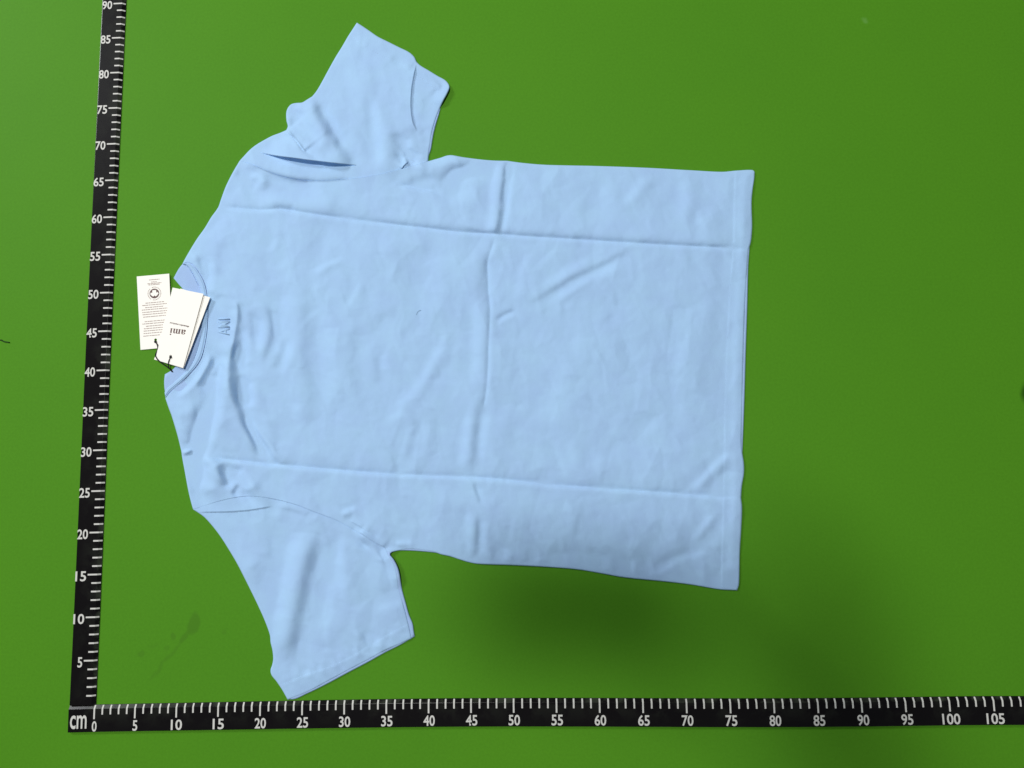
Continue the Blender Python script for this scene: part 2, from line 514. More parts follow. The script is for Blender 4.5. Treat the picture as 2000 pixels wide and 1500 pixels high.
SL_UP_EDGE = [(836,315,1),(837.5,300),(840.5,280),(844,258),(850,236),(858,214),(866,196),(873,183),(877.5,172),(877,166),(870,157),(855,148.5),(838,138),(822,128.5),(814,121),(809,111),(799,102),(780,92.5),(757,81),(738,71.5),(722,60.5),(708,51),(697,44,1),(688,58),(679,72),(668,91),(655,112),(640,139),(627,163),(618,178),(610,188,1),(601,193.5),(590,200),(579,201),(569,203.5),(562,211),(559,221),(559.5,236),(562,247),(559,254,1),(548,259),(531,265.5),(515,274),(500,283),(488,292.5),(478,303),(468,314,1)]
SL_LO_EDGE = [(377,995,1),(388,1002),(400,1011),(417,1030),(432,1050),(446,1072),(462,1099),(478,1130),(492,1158),(505,1185),(517,1212),(527,1240),(528.5,1255),(532,1270),(533.5,1287),(531.5,1299),(528.5,1308),(530,1318),(540,1331),(552,1349),(562,1367,1),(600,1352),(640,1331),(680,1309.5),(720,1288.5),(752,1271),(780,1258.5),(804.5,1247,1),(800,1228),(794,1202),(787,1176),(780,1150),(775,1120),(771,1105),(764,1092),(757,1080,1)]

LENS_UP = [(508,298),(530,302.5),(550,305.5),(575,308.5),(600,312),(630,315.5),(660,319),(685,321.5),(697,323)]
LENS_LO = [(508,298),(530,305.5),(550,311),(575,316),(600,321),(620,324.3),(645,325.6),(670,325.3),(685,324.6),(697,323)]


# --- layered edges: the sheet stands proud on one side of a line and sinks away from it
FT = []
def step(pts, w, h, side, parts="bsl", taper=0.12):
    FT.append((catmull(pts, 3.0), w, side, h, parts, taper))
step([(1437,334),(1435,400),(1433,485),(1427,560),(1421,680),(1417,800),(1415.5,900),(1414,975),(1411.5,1060),(1410,1152)], 60, 0.45, -1, "b", 0.001)
step(SEAM_UP, 26, 1.5, 1, "b", 0.05)
step([(559,253),(566,261),(573,267),(581,276),(589,287),(597,297)], 26, 3.4, -1, "s", 0.12)
step([(814.5,121),(809,142),(806,158),(803.5,174),(802,200),(803.2,222),(806.5,240),(811,250),(816,259)], 30, 2.4, 1, "s", 0.16)
step([(784,330),(788,324),(793,319),(798,316)], 9, 2.6, -1, "s", 0.15)
step([(840,280),(837.5,295),(834,316)], 20, 1.3, 1, "s", 0.2)
step(LENS_UP, 32, 9.5, -1, "s", 0.28)
step([(682,66),(690,73),(711,87),(734,102),(761,113),(784,124),(801,136)], 40, 0.4, -1, "s", 0.02)
step([(806,140),(827,155),(849,171),(866,186)], 40, 0.4, -1, "s", 0.02)
step(SEAM_LO, 30, 0.9, 1, "b", 0.08)
step([(384,1000),(415,999.6),(447,998.8),(483,996.3),(509,992.3),(533,988)], 24, 1.5, -1, "l", 0.12)
step([(701,1036),(715,1048),(730,1059),(742,1067),(752,1074)], 16, 2.0, -1, "b", 0.15)
step([(683,1017),(700,1026),(712,1034),(722,1041)], 10, 0.8, -1, "b", 0.15)
step([(546,1341),(570,1331),(600,1318),(640,1305),(680,1287),(720,1264),(760,1240),(800,1219)], 40, 0.4, 1, "l", 0.02)

# --- folds: the tilt of the cloth towards (+) or away from (-) the window side, along strokes.
# The tilts are then integrated to one smooth height field, so every fold is real relief.
C1 = [(427,402),(450,406),(480,409),(520,410.5),(545,408.5),(575,413),(620,420),(700,431),(760,438),(830,446),(900,454),(966,457.5),(1040,463),(1100,466.5),(1200,473),(1300,479),(1380,483),(1462,488)]
C2 = [(392,893),(430,897),(470,901),(540,908),(640,917),(740,925),(830,929.5),(925,933),(1000,939),(1100,949),(1200,956),(1300,963),(1370,968),(1448,972)]
V_UP = [(990,312),(986,330),(984,345),(981,370),(979,400),(976,425),(972,445),(968,458)]
V_MID = [(967,460),(962,480),(955,500),(952,515),(953,540),(954,570),(957,600),(956,640),(954,680),(953,720),(949,770),(943,800)]
TL = []
def tilt(a, w, *pts, side=0, taper=0.22):
    TL.append((a, w, side, taper, catmull(list(pts), 4.0)))
def sh(pts, dx, dy): return [(x + dx, y + dy) for x, y in pts]
# long packing folds
tilt(-.09, 9, *C1, side=-1, taper=.03); tilt(.11, 3.2, *C1, side=1, taper=.03)
tilt(-.05, 12, *sh(C1[7:], 0, -4), taper=.1)
tilt(-.05, 14, *C2, side=-1, taper=.1); tilt(.12, 3.5, *C2, side=1, taper=.05)
tilt(.03, 30, *sh(C2[5:], 0, 34), taper=.1)
tilt(-.07, 5.2, *sh(V_UP, 1.5, 0), side=2, taper=.03); tilt(-.05, 7, (992,314),(988,328),(984,348)); tilt(-.06, 5, (985,345),(981,372),(977,400)); tilt(-.05, 6, (978,405),(975,430),(969,457)); tilt(.06, 9, *sh(V_UP, -17, 0), taper=.1); tilt(.05, 6, *sh(V_UP, 14, 0), taper=.1)
tilt(-.12, 5, *V_MID, side=1, taper=.06); tilt(.08, 4, *V_MID, side=-1, taper=.06)
tilt(-.09, 15, (957,488),(948,515),(942,550),(936,600))
tilt(.05, 13, (925,560),(930,620),(928,700),(918,780))
tilt(-.08, 11, (942,760),(934,810),(928,860),(922,930)); tilt(.05, 10, (950,800),(944,850),(940,905)); tilt(.05, 10, (915,800),(908,860),(900,920))
tilt(-.09, 6, (934,1000),(933,1030),(931,1060),(929,1096)); tilt(.05, 9, (916,990),(915,1040),(916,1092)); tilt(.04, 7, (945,1010),(945,1050),(942,1090))
tilt(-.10, 4, (924,938),(929,958),(935,975),(938,985))
# the back, upper part
tilt(.06, 18, (480,385),(540,388),(600,390),(660,388)); tilt(-.09, 9, (528,404),(548,400),(575,405))
tilt(-.045, 17, (625,405),(680,414),(740,420)); tilt(-.07, 14, (472,322),(455,350),(442,385))
tilt(.07, 7, (478,352),(495,342),(508,346),(500,362),(484,376)); tilt(-.10, 6, (458,333),(468,341),(478,350)); tilt(-.06, 8, (515,352),(520,362),(512,376))
tilt(-.10, 8, (506,334),(540,346),(575,353),(620,357)); tilt(-.13, 7, *SEAM_UP[1:8], side=-1, taper=.1)
tilt(-.16, 15, (846,356),(872,338),(900,325),(936,315)); tilt(-.08, 10, (792,352),(825,346),(855,338)); tilt(.08, 7, (800,328),(836,317),(870,307),(900,309))
tilt(.06, 12, (885,362),(915,345),(945,330)); tilt(-.12, 5, (940,318),(930,331),(918,340))
tilt(-.09, 9, (774,361),(800,364.5),(832,369),(860,373), side=-1); tilt(.16, 2.8, (774,362),(800,365.5),(830,370),(850,373), side=1)
tilt(.05, 14, (872,400),(900,385),(935,372))
# the back, middle
tilt(-.07, 20, (588,548),(597,620),(601,700),(607,780),(616,860)); tilt(.05, 20, (642,590),(640,690),(648,790)); tilt(.05, 18, (556,560),(566,640),(572,720))
tilt(-.04, 15, (692,630),(690,700),(694,770)); tilt(.045, 5, (610,533),(638,516),(672,503)); tilt(-.03, 6, (616,545),(645,527),(672,513))
tilt(-.09, 8, (514,588),(526,612),(532,642),(523,680),(505,714)); tilt(.06, 9, (505,620),(511,650),(502,690)); tilt(.04, 9, (545,610),(550,650),(540,700))
tilt(-.08, 10, (486,600),(494,635),(492,665)); tilt(.05, 8, (478,640),(482,680),(476,715))
tilt(-.06, 8, (556,655),(548,690),(530,725)); tilt(.05, 8, (568,660),(562,700),(545,735))
tilt(-.05, 10, (731,690),(737,720),(742,752)); tilt(.03, 9, (748,690),(752,725))
tilt(.045, 11, (880,628),(862,670),(850,692),(820,748),(790,782),(755,815)); tilt(-.04, 12, (895,645),(870,695),(840,748),(805,795))
tilt(-.05, 9, (815,812),(808,845),(800,875),(790,905)); tilt(.03, 12, (835,820),(828,860),(815,900))
tilt(-.03, 30, (760,480),(770,560),(765,640)); tilt(.03, 30, (840,480),(845,560),(850,620))
tilt(-.03, 26, (480,450),(560,470),(640,480)); tilt(.03, 22, (620,455),(700,470),(780,478))
# round the label and the collar
tilt(-.14, 8, (461,586),(465,606),(464,626),(460,652),(454,684),(450,708), side=-1, taper=.12)
tilt(-.13, 10, (462,660),(455,690),(450,720),(452,750),(460,780),(472,808),(483,836),(494,862),(508,895), taper=.1)
tilt(-.05, 10, (472,640),(466,680),(460,720),(462,760),(474,800))
tilt(-.05, 4, (418,580),(440,577),(462,586)); tilt(.05, 7, (452,600),(455,625),(450,650))
tilt(-.08, 12, (464,725),(468,755),(472,790))
tilt(.11, 12, (440,685),(434,730),(428,775),(422,812),(408,850),(397,882),(391,930),(396,968), taper=.1); tilt(.06, 10, (404,905),(408,935),(415,962))
tilt(.11, 6.5, (480,815),(498,842),(518,868),(540,900)); tilt(.05, 10, (486,742),(492,775),(488,800)); tilt(-.05, 10, (520,815),(535,840),(548,870))
tilt(-.15, 14, (378,780),(381,810),(382,845),(376,895),(370,930)); tilt(-.08, 13, (356,800),(363,840),(368,880)); tilt(-.07, 12, (366,905),(374,940),(382,975))
tilt(-.13, 7, (420,692),(410,712),(396,735),(384,760)); tilt(.11, 5.5, (408,690),(398,716),(385,738),(366,757),(342,778)); tilt(-.08, 6, (432,705),(424,725),(420,740))
tilt(-.15, 10, (424,903),(434,928),(444,952)); tilt(-.13, 5, (452,966),(459,955),(466,944)); tilt(.08, 11, (462,915),(478,938),(492,958)); tilt(-.07, 8, (470,966),(480,955))
tilt(.16, 3, (352,884),(364,880),(381,874.5)); tilt(-.11, 5, (354,889),(366,885),(383,879))
tilt(-.12, 8, (378,498),(390,512),(399,530),(402,548)); tilt(.08, 10, (412,505),(408,540),(410,575)); tilt(-.05, 10, (432,470),(425,505),(430,540))
tilt(.04, 14, (405,470),(425,440),(445,425))
# the lower right of the back
tilt(-.085, 7, (1250,479),(1215,494),(1179,515),(1117,543),(1060,578),(1020,597)); tilt(.05, 10, (1220,508),(1185,528),(1125,558),(1072,590)); tilt(.04, 9, (1160,500),(1110,528),(1055,562))
tilt(-.05, 6, (1170,540),(1125,570),(1090,596)); tilt(-.09, 5, (1006,603),(985,612),(966,625)); tilt(.05, 5, (1008,611),(986,620),(968,633))
tilt(.05, 10, (1262,342),(1240,372),(1214,402)); tilt(-.05, 11, (1284,345),(1262,375),(1240,405)); tilt(.03, 14, (1330,345),(1335,390),(1325,440)); tilt(-.03, 14, (1360,345),(1362,390),(1352,440))
tilt(.10, 8, (1343,963),(1365,941),(1390,915),(1412,893),(1440,886)); tilt(-.09, 10, (1366,958),(1392,932),(1425,905)); tilt(-.04, 10, (1330,955),(1355,925),(1385,895))
tilt(-.09, 7, (1408,1000),(1386,1030),(1362,1060)); tilt(.06, 8, (1392,998),(1372,1028),(1348,1056)); tilt(.05, 9, (1416,1020),(1400,1050),(1385,1072))
tilt(.07, 8, (1272,1127),(1296,1110),(1320,1096),(1352,1084),(1392,1077)); tilt(-.05, 12, (1262,1112),(1290,1095),(1318,1080),(1352,1068))
tilt(-.05, 20, (1050,1075),(1120,1070),(1200,1082),(1290,1085))
tilt(.03, 12, (1448,345),(1444,480),(1436,620),(1432,800),(1432,900),(1430,1000),(1426,1120), taper=.02)
tilt(.03, 40, (1090,640),(1080,740),(1085,840)); tilt(-.025, 50, (1230,600),(1240,720),(1230,850)); tilt(-.03, 20, (1395,560),(1385,680),(1380,800)); tilt(.03, 14, (1330,640),(1325,740),(1330,830))
tilt(.03, 26, (1010,330),(1020,380),(1012,430)); tilt(-.03, 24, (1130,345),(1140,390),(1125,440)); tilt(.03, 24, (1180,350),(1185,400),(1175,450))
# upper sleeve
tilt(-.22, 12, (604,192),(618,214),(636,244),(652,272),(666,300)); tilt(.07, 11, (580,212),(598,236),(616,260),(636,288)); tilt(-.13, 7, (563,228),(569,240),(572,250)); tilt(.09, 8, (567,212),(577,206),(590,205))
tilt(-.25, 3, (561,255),(573,268),(588,286),(597,297)); tilt(-.06, 10, (668,285),(678,305),(690,318)); tilt(.05, 8, (646,258),(651,285),(655,310))
tilt(.08, 13, (728,190),(735,230),(739,270),(742,310),(742,338)); tilt(-.08, 13, (768,250),(772,285),(776,318)); tilt(-.03, 16, (708,220),(712,270),(712,320)); tilt(.03, 18, (670,120),(690,170),(700,220)); tilt(-.03, 14, (730,120),(728,155),(722,190))
tilt(.05, 7, (798,270),(800,290)); tilt(-.12, 3.5, (789,296),(793,305),(799,311),(804,320)); tilt(.12, 4, (786,306),(789,315),(786,323)); tilt(.10, 5, (808,300),(808,316),(800,325)); tilt(.07, 7, (822,300),(816,314),(806,324))
tilt(-.10, 4, (856,165),(863,175),(868,185)); tilt(.10, 4, (864,160),(871,168),(874,176)); tilt(-.08, 4, (858,188),(867,180),(873,172)); tilt(-.06, 5, (850,160),(851,176),(846,192))
tilt(-.05, 6, (812,244),(822,254),(830,263)); tilt(-.04, 12, (836,190),(832,215),(828,240)); tilt(.04, 10, (848,195),(842,225),(838,250))
tilt(.05, 10, (525,285),(560,275),(585,290)); tilt(-.05, 10, (512,285),(530,278),(550,268)); tilt(-.04, 9, (600,300),(625,295),(640,305))
# lower sleeve
tilt(.10, 16, (588,1018),(572,1080),(557,1140),(546,1200),(538,1255),(535,1298)); tilt(-.17, 17, (622,1030),(610,1080),(594,1150),(580,1220),(568,1280),(560,1312))
tilt(.05, 15, (655,1050),(650,1110),(640,1180),(625,1250)); tilt(-.04, 9, (641,1040),(645,1090),(648,1140)); tilt(.05, 10, (668,1035),(665,1090),(670,1180)); tilt(-.02, 12, (700,1060),(700,1120),(706,1190))
tilt(-.08, 6, (700,1042),(722,1058),(740,1074),(752,1092)); tilt(.08, 5, (708,1062),(728,1078),(748,1098)); tilt(.05, 7, (690,1030),(712,1052))
tilt(-.04, 22, (470,1120),(500,1140),(525,1180)); tilt(.04, 20, (430,1050),(470,1085),(500,1110)); tilt(-.03, 16, (540,1010),(520,1050),(525,1100)); tilt(-.05, 5, (535,989),(565,995),(590,1002),(615,1012)); tilt(.05, 6, (600,1003),(620,1012))
tilt(-.06, 6, (700,1240),(720,1262),(724,1280)); tilt(.05, 6, (720,1238),(738,1254),(744,1270)); tilt(-.04, 12, (748,1165),(768,1145),(782,1135)); tilt(.04, 12, (735,1190),(765,1180),(788,1172))
tilt(.07, 5, (664,1002),(680,996),(696,991)); tilt(-.06, 6, (668,1010),(690,1003)); tilt(-.06, 6, (700,1022),(720,1035),(738,1048)); tilt(.05, 6, (770,1062),(790,1058),(806,1064)); tilt(-.06, 5, (774,1070),(800,1068))
r_ = random.Random(4)
for i in range(22):                       # puckers along the sleeve hems
    t = (i + r_.random() * .7) / 22
    x = 556 + 240 * t; y = 1332 - 112 * t + 5 * r_.random()
    tilt(r_.uniform(.01, .06) * r_.choice((-1, 1)), r_.uniform(3, 6), (x - 2, y - 9), (x + 1, y), (x + 6, y + 11), taper=.35)
for i in range(12):
    t = (i + r_.random() * .7) / 12
    x = 690 + 108 * t; y = 74 + 58 * t
    tilt(r_.uniform(.005, .03) * r_.choice((-1, 1)), r_.uniform(3, 6), (x + 4, y - 9), (x, y), (x - 3, y + 10), taper=.35)
for i in range(14):                       # ripples along the lower side seam
    x = 890 + 400 * (i + r_.random()) / 14
    y = 1085 + 0.10 * (x - 890)
    tilt(r_.uniform(.02, .05) * (1 if i % 2 else -1), r_.uniform(5, 9), (x, y - 30), (x + 5, y - 12), (x + 2, y + 6), taper=.35)
for i in range(46):                       # faint broken press marks
    x, y = r_.uniform(470, 1400), r_.uniform(360, 1080)
    a = r_.gauss(math.pi / 2 + 0.2, 0.5); ln = r_.uniform(16, 55); k = r_.uniform(-.4, .4)
    tilt(r_.uniform(.015, .04) * r_.choice((-1, 1)), r_.uniform(5, 15), *[(x + ln * u * math.cos(a + k * u), y + ln * u * math.sin(a + k * u)) for u in (-1, -.5, 0, .5, 1)], taper=.4)

GX0, GY0, GS = 240.0, -20.0, 2.0
GW, GH = 660, 720
def solve_relief():
    gx = GX0 + GS * np.arange(GW); gy = GY0 + GS * np.arange(GH)
    S = np.zeros((GH, GW))
    for a, w, side, taper, C in TL:
        if C[:, 0].mean() > 1240 and w < 12 and len(C) < 60: a *= .55      # the hem end lies flatter
        cx_, cy_ = C.mean(0)
        if cx_ < 500 and 640 < cy_ < 985: a *= 1.45                         # bunched cloth below the collar
        pad = 3.2 * w + 4
        lo = C.min(0) - pad; hi = C.max(0) + pad
        i0, i1 = max(0, int((lo[0] - GX0) / GS)), min(GW, int((hi[0] - GX0) / GS) + 2)
        j0, j1 = max(0, int((lo[1] - GY0) / GS)), min(GH, int((hi[1] - GY0) / GS) + 2)
        if i1 <= i0 or j1 <= j0: continue
        X, Y = np.meshgrid(gx[i0:i1], gy[j0:j1]); P = np.c_[X.ravel(), Y.ravel()]
        d, sd, t = pl_dist(P, C)
        e = np.clip(np.minimum(t, 1 - t) / taper, 0, 1); e = e * e * (3 - 2 * e)
        if side == 0:
            f = np.exp(-(d / w)**2)
        elif side == 2:
            f = 1 / (1 + (d / w)**6)
        else:
            sgn = d * sd * side
            f = np.where(sgn > 0, np.exp(-np.maximum(sgn, 0) / w), np.clip(1 + sgn / 2.0, 0, 1))
        S[j0:j1, i0:i1] += ((a * 1.35 if a > 0 else a * .85) * f * e).reshape(X.shape)
    # mottled slackness of pressed jersey
    X, Y = np.meshgrid(gx, gy); P = np.c_[X.ravel(), Y.ravel()]
    def facets(cell, ax, ay, rot, seed):
        r = np.random.RandomState(seed)
        W = P + np.c_[value_noise(P, cell * 1.2, seed + 1), value_noise(P, cell * 1.2, seed + 2)] * cell * .45
        c, s_ = math.cos(rot), math.sin(rot)
        U = (W[:, 0] * c + W[:, 1] * s_) / (cell * ax) + 500; V = (-W[:, 0] * s_ + W[:, 1] * c) / (cell * ay) + 500
        ox, oy, val = r.rand(64, 64), r.rand(64, 64), r.rand(64, 64) * 2 - 1
        ui, vi = np.floor(U).astype(int), np.floor(V).astype(int)
        best = np.full(len(P), 9e9); out = np.zeros(len(P))
        for di in (-1, 0, 1):
            for dj in (-1, 0, 1):
                i, j = ui + di, vi + dj
                dd = (i + ox[i % 64, j % 64] - U)**2 + (j + oy[i % 64, j % 64] - V)**2
                m_ = dd < best
                best[m_] = dd[m_]; out[m_] = val[i % 64, j % 64][m_]
        return out
    n = .012 * value_noise(P, 75, 31, .7, 1.5, .2) + .008 * value_noise(P, 30, 32, .7, 1.5, .2) + .003 * value_noise(P, 8, 34)
    n += .015 * facets(56, .75, 1.4, .25, 61) + .013 * facets(30, .8, 1.3, -.2, 71) + .008 * facets(15, 1, 1.2, .4, 81)
    S += n.reshape(S.shape)
    px_mm = 0.615
    lx, ly = -0.77, -0.64                  # towards the lamps, image axes
    wx = 2 * math.pi * np.fft.fftfreq(GW, GS * px_mm); wy = 2 * math.pi * np.fft.fftfreq(GH, GS * px_mm)
    WX, WY = np.meshgrid(wx, wy)
    wl = WX * lx + WY * ly
    G = np.fft.fft2(-S * TILT_GAIN)
    w2 = WX**2 + WY**2
    G = G * (1 + 0.7 * (1 - np.exp(-w2 * 4.0**2 / 2)))      # press the folds crisp
    mu = (2 * math.pi / 125.0)**2
    H = np.fft.ifft2(-1j * wl * G / (wl**2 + 0.05 * (WX**2 + WY**2) + mu)).real
    return H
TILT_GAIN = 4.2
RELIEF = solve_relief()
print("relief mm", RELIEF.min(), RELIEF.max())

def sample_relief(P):
    x = np.clip((P[:, 0] - GX0) / GS, 1, GW - 3); y = np.clip((P[:, 1] - GY0) / GS, 1, GH - 3)
    xi, yi = np.floor(x).astype(int), np.floor(y).astype(int); fx, fy = x - xi, y - yi
    def cub(t):
        return [(-t**3 + 3*t**2 - 3*t + 1) / 6, (3*t**3 - 6*t**2 + 4) / 6, (-3*t**3 + 3*t**2 + 3*t + 1) / 6, t**3 / 6]
    cx, cy = cub(fx), cub(fy)
    r = 0
    for j in range(4):
        for i in range(4):
            r = r + cy[j] * cx[i] * RELIEF[yi + j - 1, xi + i - 1]
    return r

BASE = 4.8
def relief(P, part):
    """height above the sheet's base, mm"""
    h = sample_relief(P)
    for C, w1, sd_, hh, parts, tp in FT:
        if part not in parts: continue
        pad = 4 * w1
        lo = C.min(0) - pad; hi = C.max(0) + pad
        idx = np.where((P[:, 0] > lo[0]) & (P[:, 0] < hi[0]) & (P[:, 1] > lo[1]) & (P[:, 1] < hi[1]))[0]
        if not len(idx): continue
        d, sd, t = pl_dist(P[idx], C)
        e = np.clip(np.minimum(t, 1 - t) / tp, 0, 1); e = e * e * (3 - 2 * e)
        s_ = d * sd * sd_
        f = np.where(s_ > 0, np.exp(-np.maximum(s_, 0) / w1), np.clip(1 + s_ / 1.2, 0, 1))
        h[idx] += hh * f * e
    h += 0.05 * value_noise(P, 22, 6) + 0.025 * value_noise(P, 9, 7)
    return h

NECK_C = catmull(NECK, 4.0)
EDGE_ALL = [catmull(p, 7.0) for p in (BODY_EDGE_LO, BODY_EDGE_UP, BODY_RIGHT, SL_UP_EDGE, SL_LO_EDGE)]
def cloth_height(P, part):
    """thin at the open edges, slack further in"""
    P = np.asarray(P, float)
    de = np.full(len(P), 1e9)
    for C in EDGE_ALL:
        d, _, _ = pl_dist(P, C); de = np.minimum(de, d)
    b = 1.9 + (BASE - 1.9) * (1 - np.exp(-de / 55.0))
    dn, _, _ = pl_dist(P, NECK_C)
    b = np.minimum(b, 3.3 + (BASE - 3.3) * (1 - np.exp(-dn / 40.0)))
    t = b + relief(P, part) * np.minimum(1.0, .6 + de / 40.0)
    lo = 1.7
    return np.where(t > lo + .8, t, lo + .8 * np.exp(np.minimum((t - lo - .8) / .8, 0)))

def offset_ring(poly, d, nrm):
    return poly + nrm * d

def normals_in(poly):
    a = np.roll(poly, 1, 0); b = np.roll(poly, -1, 0)
    t = b - a; t /= (np.linalg.norm(t, axis=1)[:, None] + 1e-9)
    n = np.c_[-t[:, 1], t[:, 0]]
    area = 0.5 * np.sum(poly[:, 0] * np.roll(poly, -1, 0)[:, 1] - poly[:, 1] * np.roll(poly, -1, 0)[:, 0])
    return n if area > 0 else -n

LIFTS = [(catmull([(876,160),(877.5,172),(873,183),(866,196),(860,210)], 4), 16, 3.6),
         (catmull([(752,1070),(757,1080),(764,1092),(771,1105),(775,1120),(780,1150)], 4), 14, 4.5),
         (catmull([(1474,336),(1473,350),(1469,400),(1468,462)], 4), 10, 1.0)]
def build_sheet(name, segs, part, material, spacing=3.0, base=BASE, edge_z=0.9, round_r=2.6, holes=(), extra=None, zfun=None):
    """cloth sheet: segs = [(points, kind)], kind 'edge' (rolled rim) or 'seam' (sewn to the next sheet)"""
    loops, kinds = [], []
    for pts, kind in segs:
        c = catmull(pts, spacing)[:-1]
        loops.append(c); kinds += [kind] * len(c)
    poly = np.concatenate(loops); kinds = np.array(kinds)
    nb = len(poly)
    edges_c = [catmull(p, 4.0) for p, k in segs if k == 'edge']
    nin = normals_in(poly)
    pts = [poly]
    ring_pts = []
    for off in (0.8, 2.0, 3.6):
        rp = poly + nin * off
        ok = inside(rp, poly)
        d, _, _ = pl_dist(rp, np.r_[poly, poly[:1]])
        ok &= d > off * 0.93
        ring_pts.append(rp[ok])
    # hexagonal fill
    x0, y0 = poly.min(0); x1, y1 = poly.max(0)
    xs = np.arange(x0, x1, spacing); ys = np.arange(y0, y1, spacing * 0.866)
    X, Y = np.meshgrid(xs, ys); X = X + (np.arange(len(ys)) % 2)[:, None] * spacing / 2
    G = np.c_[X.ravel(), Y.ravel()]
    G += RNG.uniform(-.12, .12, G.shape) * spacing
    G = G[inside(G, poly)]
    # drop grid points close to the outline
    cell = {}
    d, _, _ = pl_dist(G, np.r_[poly, poly[:1]]) if len(poly) < 1500 else (None, None, None)
    G = G[d > 5.2]
    cons = []
    extra_pts = []
    if extra is not None:
        for e in extra:              # polylines to follow exactly (rows on both sides of a step)
            c = catmull(e, spacing * 0.8)
            t = np.gradient(c, axis=0); t /= np.linalg.norm(t, axis=1)[:, None] + 1e-9
            n = np.c_[-t[:, 1], t[:, 0]]
            for o_ in (-1.5, -0.6, 0.25, 1.2):
                extra_pts.append(c + n * o_)
            dd, _, _ = pl_dist(G, c); G = G[dd > 2.4]
        ex = np.concatenate(extra_pts)
        ex = ex[inside(ex, poly)]
        dd, _, _ = pl_dist(ex, np.r_[poly, poly[:1]]); ex = ex[dd > 1.0]
        extra_pts = [ex]
    allp = np.concatenate([poly] + ring_pts + extra_pts + [G])
    ed = [(i, (i + 1) % nb) for i in range(nb)]
    vo, eo, fo, ov, oe, of = delaunay_2d_cdt([Vector(p) for p in allp], ed, [], 1, 1e-4)
    V2 = np.array([(v[0], v[1]) for v in vo])
    fo = [f for f in fo]
    used = np.array([f for f in fo])
    # keep triangles whose centre is inside
    ctr = V2[used].mean(1)
    keep = inside(ctr, poly)
    used = used[keep]
    # orient: image y is down, so flip to face up
    a, b, c = V2[used[:, 0]], V2[used[:, 1]], V2[used[:, 2]]
    cr = (b[:, 0]-a[:, 0])*(c[:, 1]-a[:, 1]) - (b[:, 1]-a[:, 1])*(c[:, 0]-a[:, 0])
    fl = cr > 0
    used[fl] = used[fl][:, ::-1]
    if zfun is None:
        h = cloth_height(V2, part)
    else:
        h = zfun(V2)
    if edges_c:
        de = np.full(len(V2), 1e9)
        for c in edges_c:
            d, _, _ = pl_dist(V2, c); de = np.minimum(de, d)
        u = np.clip(de / round_r, 0, 1)
        k = np.sqrt(np.clip(1 - (1 - u)**2, 0, 1))
        body = h.copy()
        ez = np.full(len(V2), edge_z)
        for C_, w_, l_ in LIFTS:
            d, _, t = pl_dist(V2, C_); e = np.clip(np.minimum(t, 1 - t) / .25, 0, 1)
            ez += l_ * np.exp(-(d / w_)**2) * e
            body = np.maximum(body, ez + 1.0)
        h = ez + (np.maximum(body, ez + .4) - ez) * k
    for (poly_h, zz) in holes:
        ins = inside(V2, poly_h)
        h[ins] = zz
    W3 = at_many(V2, h * 0.001)
    # skirt: outline dropped towards the table
    cnt = {}
    for f in used:
        for i in range(3):
            e = (f[i], f[(i+1) % 3]); r = (e[1], e[0])
            if r in cnt: del cnt[r]
            else: cnt[e] = 1
    be = list(cnt)
    bv = {}
    extraV = []
    for a_, b_ in be:
        for v in (a_, b_):
            if v not in bv:
                bv[v] = len(W3) + len(extraV)
                extraV.append((W3[v][0], W3[v][1], max(0.0003, W3[v][2] - 0.0009)))
    nv = np.concatenate([W3, np.array(extraV)])
    tri = [tuple(int(i) for i in f) for f in used]
    quads = [(int(b_), int(a_), bv[a_], bv[b_]) for a_, b_ in be]
    o = mesh_obj(name, nv, tri + quads, material, None, smooth=True)
    # keep the rim crisp
    under(o)
    return o, V2, h

edge_steps_body = [C1, C2, V_UP, V_MID,
                   [(701,1036),(715,1048),(730,1059),(742,1067),(752,1074)],
                   [(683,1017),(700,1026),(712,1034),(722,1041)]]
back, BV, BH = build_sheet("back_panel",
    [(BODY_EDGE_UP, 'edge'), (NECK, 'seam'), (BODY_EDGE_LO, 'edge'), ([p for p in reversed(SEAM_LO)], 'seam'),
     ([p for p in reversed(BODY_RIGHT)], 'edge'), ([p for p in reversed(SEAM_UP)], 'seam')], "b", M_CLOTH, 2.6, extra=edge_steps_body)
lens_poly = np.concatenate([catmull(LENS_UP, 3.0), catmull(LENS_LO, 3.0)[::-1]])
sl_u, _, _ = build_sheet("sleeve", [(SL_UP_EDGE, 'edge'), (SEAM_UP, 'seam')], "s", M_CLOTH, 2.6,
    holes=[(lens_poly, 1.9)],
    extra=[LENS_UP, LENS_LO, [(814.5,121),(809,142),(806,158),(803.5,174),(802,200),(803.2,222),(806.5,240),(811,250),(816,259)],
           [(559,253),(566,261),(573,267),(581,276),(589,287),(597,297)], [(784,330),(788,324),(793,319),(798,316)]])
sl_l, _, _ = build_sheet("sleeve", [(SL_LO_EDGE, 'edge'), (SEAM_LO, 'seam')], "l", M_CLOTH, 2.8,
    extra=[[(384,1000),(415,999.6),(447,998.8),(483,996.3),(509,992.3),(533,988)]])

